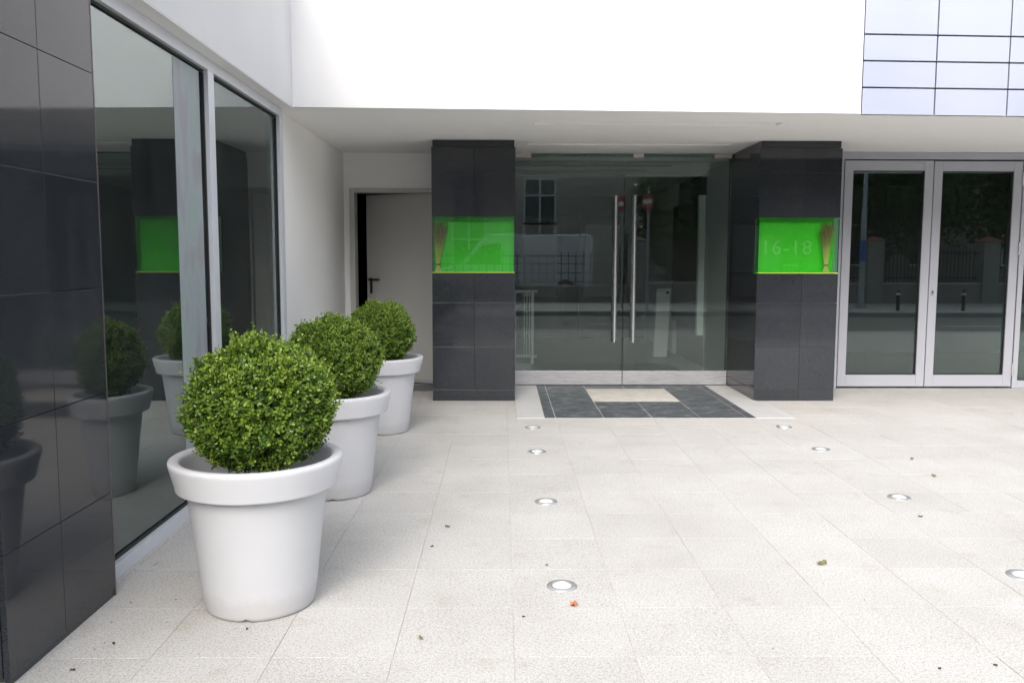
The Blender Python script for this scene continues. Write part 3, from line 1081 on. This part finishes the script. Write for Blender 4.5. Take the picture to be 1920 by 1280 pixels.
box_ball((-.975, 3.405, .001), .270, .262, .808, 11, 6800, 'nearest and largest clipped box ball, in the front pot', 1.0)
box_ball((-1.010, 5.060, .001), .272, .245, .800, 23, 6000, 'middle clipped box ball, between the nearest and the farthest', .92)
box_ball((-.985, 6.900, .001), .258, .250, .795, 37, 5200, 'farthest and smallest clipped box ball, before the steel door', .92)

# ------------------------------------------------------------------ reed bundles in the niches
def reeds(loc, lean, seed, label):
    rs = random.Random(seed)
    t = empty('reed_bundle', loc, label, 'reeds', 'dried reed bundles in the green niches')
    parts, cols = [], []
    for k in range(64):
        a, q = rs.uniform(0, 6.28), rs.random() ** .5
        bx_, by_ = math.cos(a) * q * .022, math.sin(a) * q * .016
        tx_, ty_ = math.cos(a) * q * .085 + lean, math.sin(a) * q * .020
        h = rs.uniform(.40, .515)
        p0, p1, p2 = (bx_ * 1.5, by_ * 1.5, 0), (bx_ * .6, by_ * .6, .075), (tx_, ty_, h)
        pm = ((p1[0] * .55 + p2[0] * .45) * .92, (p1[1] + p2[1]) / 2, (p1[2] + p2[2]) / 2)
        g = rs.random()
        lo_ = (.42 + .15 * g, .55 + .1 * g, .14)
        hi_ = (.10 + .12 * g, .09 + .05 * g, .035)
        for (u, q2, r0, r1, c0, c1) in ((p0, p1, .0022, .0020, lo_, lo_), (p1, pm, .0020, .0018, lo_, (.34, .42, .09)), (pm, p2, .0018, .0026, (.26, .32, .07), hi_)):
            v, f = tube(u, q2, r0, r1, 5, False)
            parts.append((v, f))
            cols += [c0] * 5 + [c1] * 5
    V, F = join(parts)
    o = mesh('stems', V, F, 'reed', t, local=True)
    at = o.data.attributes.new('leaf_col', 'FLOAT_COLOR', 'POINT')
    at.data.foreach_set('color', [q for cc in cols for q in (*cc, 1)])
    o['kind'] = 'stuff'
    V, F = lathe([(.024, .070), (.0255, .074), (.0255, .084), (.024, .088)], 20)
    V = [(x, y * .75, z) for x, y, z in V]
    mesh('tie', V, F, 'raffia', t, local=True)
reeds((-.635, 8.38 + .062, 1.2665), .02, 5, 'bundle of dried reeds in the niche of the left granite pillar')
reeds((3.200, 8.38 + .062, 1.2665), -.005, 9, 'bundle of dried reeds beside the house number')

# ------------------------------------------------------------------ litter on the paving
def dead_leaf(x, y, s, mat, label, seed, lobes=False):
    rs = random.Random(seed)
    V = [(0, 0, .012 * s / .04)]
    n = 15
    for i in range(n):
        a = 2 * math.pi * i / n
        rr = s * (.34 + .10 * math.cos(2 * a) + rs.uniform(-.03, .03))
        if lobes:
            rr = s * (.30 + .26 * abs(math.cos(2.5 * a)) * (1 if i % 3 else .5))
        V.append((rr * math.cos(a) * 1.25, rr * math.sin(a), .003 + rs.random() * .35 * s))
    V2 = [(q[0], q[1], q[2] + .0012) for q in V]
    F = [(0, 1 + i, 1 + (i + 1) % n) for i in range(n)]
    F += [(n + 1, n + 2 + (i + 1) % n, n + 2 + i) for i in range(n)]
    F += [(1 + i, n + 2 + i, n + 2 + (i + 1) % n, 1 + (i + 1) % n) for i in range(n)]
    c0, s0 = math.cos(seed * 1.3), math.sin(seed * 1.3)
    P = [(x + a * c0 - b * s0, y + a * s0 + b * c0, max(z, .0012)) for a, b, z in V2]
    P0 = [(x + a * c0 - b * s0, y + a * s0 + b * c0, max(z - .0010, .0006)) for a, b, z in V]
    o = mesh('dead_leaf', P0 + P, F, mat)
    return tag(o, label, 'leaf', 'dead leaves on the paving')
def gp(px, py):
    d = A.T @ np.array([(px - 960) / 1600, (py - 640) / 1600, 1])
    t = -CAM_H / d[2]
    return t * d[0], t * d[1]
for k, (px, py, s, mt, lab, lb_) in enumerate([
    (1076, 1134, .036, 'leaf_orange', 'small orange lobed leaf just below the nearest floor light', True),
    (839, 988, .034, 'leaf_olive', 'olive leaf on the paving right of the middle pot', False),
    (810, 1025, .020, 'leaf_dark', 'tiny dark leaf below the olive one, left of centre', False),
    (789, 1197, .028, 'leaf_olive', 'olive brown leaf in the foreground right of the front pot', False),
    (1541, 1058, .046, 'leaf_olive', 'olive leaf alone on the right foreground paving', False),
    (1751, 893, .040, 'leaf_olive', 'pale olive leaf above the third floor light of the right row', False),
    (1726, 969, .026, 'leaf_dark', 'small dark leaf below the third floor light of the right row', False),
    (1710, 861, .040, 'leaf_dark', 'dark shred on the paving before the aluminium doors', False),
    (213, 1207, .022, 'leaf_dark', 'dark seed on the paving left of the front pot', False),
    (136, 1257, .020, 'leaf_dark', 'dark seed in the bottom left corner beside the granite', False),
    (463, 1180, .016, 'leaf_dark', 'tiny dark crumb just below the foot of the front pot', False),
    (982, 1157, .016, 'leaf_dark', 'tiny dark crumb left of the orange leaf', False),
    (1025, 1060, .020, 'leaf_olive', 'tiny olive shred just above the nearest floor light', False),
    (1866, 1248, .018, 'leaf_dark', 'tiny dark crumb in the bottom right corner', False),
    (1762, 1254, .018, 'leaf_dark', 'tiny dark crumb left of the bottom right corner', False),
]):
    x, y = gp(px, py)
    dead_leaf(x, y, s * (1 if k in (0, 4, 5) else .78), mt, lab, k + 1, lb_)

# ------------------------------------------------------------------ across the street (seen mirrored in the glass)
gw = empty('garden_wall', (8, -9.2, 0), 'low brick garden wall with piers across the street, mirrored in the glass', 'wall')
box('wall_base', (4.6, -9.30, 0), (40, -9.05, .60), 'brick_red', gw)
box('wall_base', (-16, -9.30, 0), (4.1, -9.05, .50), 'brick_red', gw)
box('coping', (-16, -9.34, .50), (4.1, -9.01, .55), 'coping', gw, .01)
box('coping', (4.6, -9.34, .60), (40, -9.01, .66), 'coping', gw, .01)
for px_ in (4.4, 8.1, 12.0, 15.75, 19.5, 23.2):
    pr = box('pier', (px_ - .26, -9.44, 0), (px_ + .26, -8.94, 2.0), 'pier_render', gw)
    V = [(px_ - .34, -9.52, 2.0), (px_ + .34, -9.52, 2.0), (px_ + .34, -8.86, 2.0), (px_ - .34, -8.86, 2.0), (px_, -9.19, 2.16)]
    mesh('pier_cap', V, [(0, 3, 2, 1), (0, 1, 4), (1, 2, 4), (2, 3, 4), (3, 0, 4)], 'terracotta', pr)
fn = empty('iron_fence', (14, -9.18, 0), 'black iron railing on the garden wall, mirrored in the glass', 'fence')
parts = []
for px_ in (4.4, 8.1, 12.0, 15.75, 19.5):
    k = px_ + .42
    while k < px_ + 3.4:
        parts.append((k - .009, -9.19, .66, k + .009, -9.172, 1.75))
        k += .125
    parts.append((px_ + .27, -9.195, .80, px_ + 3.45, -9.167, .835))
    parts.append((px_ + .27, -9.195, 1.60, px_ + 3.45, -9.167, 1.635))
boxes('railing_bars', parts, 'iron', fn)['kind'] = 'stuff'
gt = empty('iron_gate', (1.4, -9.2, 0), 'black iron grid gate across the street, mirrored in the glass', 'gate')
parts = []
k = -3.6
while k < 4.1:
    parts.append((k - .014, -9.2, .55, k + .014, -9.172, 1.62))
    k += .24
for zc in (.66, .95, 1.25, 1.5):
    parts.append((-3.7, -9.21, zc - .015, 4.1, -9.162, zc + .015))
boxes('gate_grid', parts, 'iron', gt)['kind'] = 'stuff'

def bollard(x, y, lab):
    t = empty('bollard', (x, y, 0), lab, 'bollard', 'bollards along the far kerb')
    V, F = lathe([(.055, 0), (.05, .02), (.048, .42), (.052, .425), (.052, .50), (.048, .505), (.045, .56), (.03, .585), (.001, .59)], 16)
    mesh('post', V, F, 'iron', t, local=True, smooth=True)
    V, F = lathe([(.0535, .43), (.0535, .495)], 16)
    mesh('band', V, F, 'street_white', t, local=True)
bollard(10.93, -5.0, 'black bollard with white band mirrored in the door next to the granite pillar')
bollard(12.75, -5.0, 'black bollard with white band mirrored in the door nearest the right edge')
pl = empty('lamp_post', (10.45, -6.3, 0), 'grey steel lamp post mirrored at the left of the aluminium doors', 'lamp post')
V, F = join([tube((10.45, -6.3, 0), (10.45, -6.3, .06), .16), tube((10.45, -6.3, .06), (10.45, -6.3, 2.9), .085, .075, 16), tube((10.45, -6.3, 2.9), (10.45, -6.3, 8), .06, .05, 16)])
shade_auto(mesh('shaft', V, F, 'galvanised', pl))
V, F = tube((10.45, -6.3, 1.35), (10.45, -6.3, 1.95), .088, n=20, cap=False)
mesh('sticker', V, F, 'sign_blue', pl)
box('lamp_head', (10.35, -6.3, 7.9), (10.55, -5.2, 8.05), 'galvanised', pl, .03)

def no_entry(x, y, lab, s=1.0, rz=0.0):
    t = empty('no_entry_sign', (x, y, 0), lab, 'sign', rz=rz)
    V, F = tube((0, 0, 0), (0, 0, 3.25), .032, n=12)
    mesh('pole', V, F, 'galvanised', t, local=True)
    V, F = tube((0, .036, 2.95), (0, .046, 2.95), .29 * s, n=40)
    d = mesh('disc', V, F, 'sign_red', t, local=True)
    box('bar', (-.21 * s, .0465, 2.90), (.21 * s, .050, 3.02), 'street_white', d, local=True)
no_entry(3.98, -4.6, 'red no entry sign mirrored in the right glass entrance leaf', .85, 1.05)
no_entry(3.42, -5.6, 'red no entry sign mirrored between the two long door pulls', .85, 1.2)

# van behind the gate
vn = empty('white_van', (.3, -12.6, 0), 'white delivery van parked behind the gate, mirrored in the glass', 'van')
prof = [(-2.9, .35), (2.35, .35), (2.55, .55), (2.5, 1.02), (1.75, 1.22), (1.05, 1.98), (.7, 2.22), (-2.8, 2.28), (-2.95, 2.1)]
def side_extrude(pr, y0, y1):
    n = len(pr)
    V = [(-x + 0, y0, z) for x, z in pr] + [(-x + 0, y1, z) for x, z in pr]
    F = [tuple(range(n)), tuple(range(2 * n - 1, n - 1, -1))] + [(i, n + i, n + (i + 1) % n, (i + 1) % n) for i in range(n)]
    return V, F
V, F = side_extrude(prof, -.95, .95)
mesh('body', V, F, 'van_paint', vn, .05, local=True)
V, F = side_extrude([(.35, 1.25), (1.5, 1.25), (.98, 1.86), (.35, 1.92)], .951, .957)
mesh('side_window', V, F, 'street_glass', vn, local=True)
V, F = side_extrude([(1.83, 1.24), (1.86, 1.26), (1.16, 1.97), (1.12, 1.96)], -.82, .82)
mesh('windscreen', V, F, 'street_glass', vn, local=True)
for wx_ in (1.75, -1.95):
    for wy_ in (.76, -.96):
        V, F = tube((-wx_, wy_, .34), (-wx_, wy_ + .20, .34), .34, n=24)
        wh = mesh('wheel', V, F, 'tyre', vn, local=True)
        V, F = tube((-wx_, wy_ + (.201 if wy_ > 0 else -.006), .34), (-wx_, wy_ + (.207 if wy_ > 0 else -.001), .34), .2, n=20)
        mesh('rim', V, F, 'galvanised', wh, local=True)

# opposite house
hs_ = empty('opposite_house', (0, -24, 0), 'pale house with white framed windows across the street, mirrored in the glass', 'house')
box('wall', (-16, -32, 0), (8.6, -24, 9), 'street_facade', hs_)
box('cornice', (-16.2, -24.25, 8.7), (8.8, -23.9, 9.1), 'coping', hs_)
V = [(-16.4, -32.2, 9.1), (9.0, -32.2, 9.1), (9.0, -23.7, 9.1), (-16.4, -23.7, 9.1), (-13, -28, 11.8), (5.6, -28, 11.8)]
mesh('roof', V, [(0, 3, 2, 1), (0, 1, 5, 4), (2, 3, 4, 5), (1, 2, 5), (3, 0, 4)], 'terracotta', hs_)
for zc in (1.0, 3.2, 6.2):
    for xc_ in (1.85, -1.6, -5.0, -8.4, -11.8):
        a, b2 = xc_ - .72, xc_ + .72
        wnd = box('window', (a, -24.02, zc), (b2, -23.97, zc + 2.1), 'street_glass', hs_)
        each('window_frame', [(a - .1, -23.969, zc - .1, b2 + .1, -23.93, zc), (a - .1, -23.969, zc + 2.1, b2 + .1, -23.93, zc + 2.2), (a - .1, -23.969, zc, a, -23.93, zc + 2.1), (b2, -23.969, zc, b2 + .1, -23.93, zc + 2.1),
                               (xc_ - .045, -23.969, zc, xc_ + .045, -23.94, zc + 2.1), (a, -23.969, zc + 1.3, xc_ - .046, -23.94, zc + 1.38), (xc_ + .046, -23.969, zc + 1.3, b2, -23.94, zc + 1.38)], 'street_white', wnd)
hr = empty('sky_block_house', (18, -20, 0), 'added dark brick house behind the trees, blocking the sky in the reflections', 'house')  # house added to block the sky and darken the reflections
box('wall', (9, -30, 0), (34, -20, 8.5), 'brick_red', hr)
V = [(8.6, -30.4, 8.5), (34.4, -30.4, 8.5), (34.4, -19.6, 8.5), (8.6, -19.6, 8.5), (13, -25, 12), (30, -25, 12)]
mesh('roof', V, [(0, 3, 2, 1), (0, 1, 5, 4), (2, 3, 4, 5), (1, 2, 5), (3, 0, 4)], 'terracotta', hr)
for xc_ in (12, 15.5, 19, 22.5, 26):
    for zc in (1.2, 4.6):
        wnd = box('window', (xc_ - .6, -20.02, zc), (xc_ + .6, -19.96, zc + 1.7), 'street_glass', hr)
        each('window_frame', [(xc_ - .68, -19.959, zc - .08, xc_ + .68, -19.92, zc), (xc_ - .68, -19.959, zc + 1.7, xc_ + .68, -19.92, zc + 1.78), (xc_ - .04, -19.959, zc, xc_ + .04, -19.93, zc + 1.7)], 'street_white', wnd)

def tree(x, y, h, rx, seed, lab, cone=False, n=9000, z0=1.2):
    rs = np.random.RandomState(seed)
    t = empty('street_tree', (x, y, 0), lab, 'tree', 'trees across the street')
    parts = [tube((0, 0, 0), (.1, 0, h * .45), .22, .13, 10), tube((.1, 0, h * .45), (0, .1, h * .85), .13, .04, 8)]
    for k in range(9):
        a = rs.rand() * 6.28
        zb = h * (.25 + .5 * rs.rand())
        parts.append(tube((.05, 0, zb), (math.cos(a) * rx * .7, math.sin(a) * rx * .7, zb + rx * .5), .07, .02, 6))
    V, F = join(parts)
    mesh('trunk', V, F, 'bark', t, local=True)
    cl = nrmz(rs.normal(size=(60, 3))) * (rs.rand(60, 1) ** .4)
    if cone:
        u = rs.rand(60)
        rad = (1 - u) * rx
        a = rs.rand(60) * 6.28
        cpos = np.stack([np.cos(a) * rad * .8, np.sin(a) * rad * .8, z0 + u * (h - z0)], 1)
        cr = np.full(60, rx * .28)
    else:
        cpos = cl * np.array([rx, rx, (h - z0) / 2]) * .82 + np.array([0, 0, (h + z0) / 2])
        cr = rx * (.22 + .14 * rs.rand(60))
    i = rs.randint(0, 60, n)
    org = cpos[i] + nrmz(rs.normal(size=(n, 3))) * (cr[i] * rs.rand(n) ** .35)[:, None]
    up = nrmz(rs.normal(size=(n, 3)))
    sd_ = nrmz(np.cross(up, rs.normal(size=(n, 3))))
    ln = .16 + .12 * rs.rand(n)
    g = rs.rand(n, 1)
    col = np.array([.025, .06, .015]) + g * np.array([.05, .075, .015])
    o = leaf_cloud('crown', 'box_leaf', org, up, sd_, ln, ln * .6, col, t)
tree(6.2, -12.5, 8.5, 2.0, 1, 'conical dark tree across the street, mirrored between the door pulls', True, 11000, .6)
tree(9.5, -13.0, 8.0, 3.0, 2, 'broad tree across the street behind the brick wall, next to the conical tree')
tree(13.6, -12.5, 8.5, 3.2, 3, 'broad tree mirrored in the door next to the granite pillar')
tree(18.0, -13.0, 9.0, 3.3, 4, 'broad tree mirrored in the door nearest the right edge')
tree(23.0, -12.5, 8.0, 3.0, 5, 'broad tree mirrored at the far right', n=6000)

# ------------------------------------------------------------------ fine grit gathered along the window and the pots
rs = random.Random(77)
gv = []
for k in range(260):
    if k < 130:
        gx, gy = -1.69 + abs(rs.gauss(0, .10)) + .012, rs.uniform(2.75, 6.6)
        if gy < 3.47:
            gx += .085
    elif k < 175:
        a = rs.uniform(0, 6.28)
        px_, py_, _, _ = POTS[rs.randrange(3)]
        q = .235 + abs(rs.gauss(0, .07))
        gx, gy = px_ + q * math.cos(a), py_ + q * math.sin(a)
    else:
        gx, gy = rs.uniform(-1.4, 4.5), rs.uniform(2.7, 9.0)
    q = rs.uniform(.0010, .0026)
    gv.append((gx - q, gy - q * .8, .0006, gx + q, gy + q, q * 1.1))
lt = [g for i, g in enumerate(gv) if i % 3 != 1]
dk = [g for i, g in enumerate(gv) if i % 3 == 1]
o = boxes('grit', dk, 'leaf_dark', None, 0)
tag(o, 'fine dark grit scattered on the paving', 'grit', kind='stuff')
o = boxes('stone_chips', lt, 'marble', None, 0)
tag(o, 'fine pale stone chips scattered on the paving', 'chips', kind='stuff')
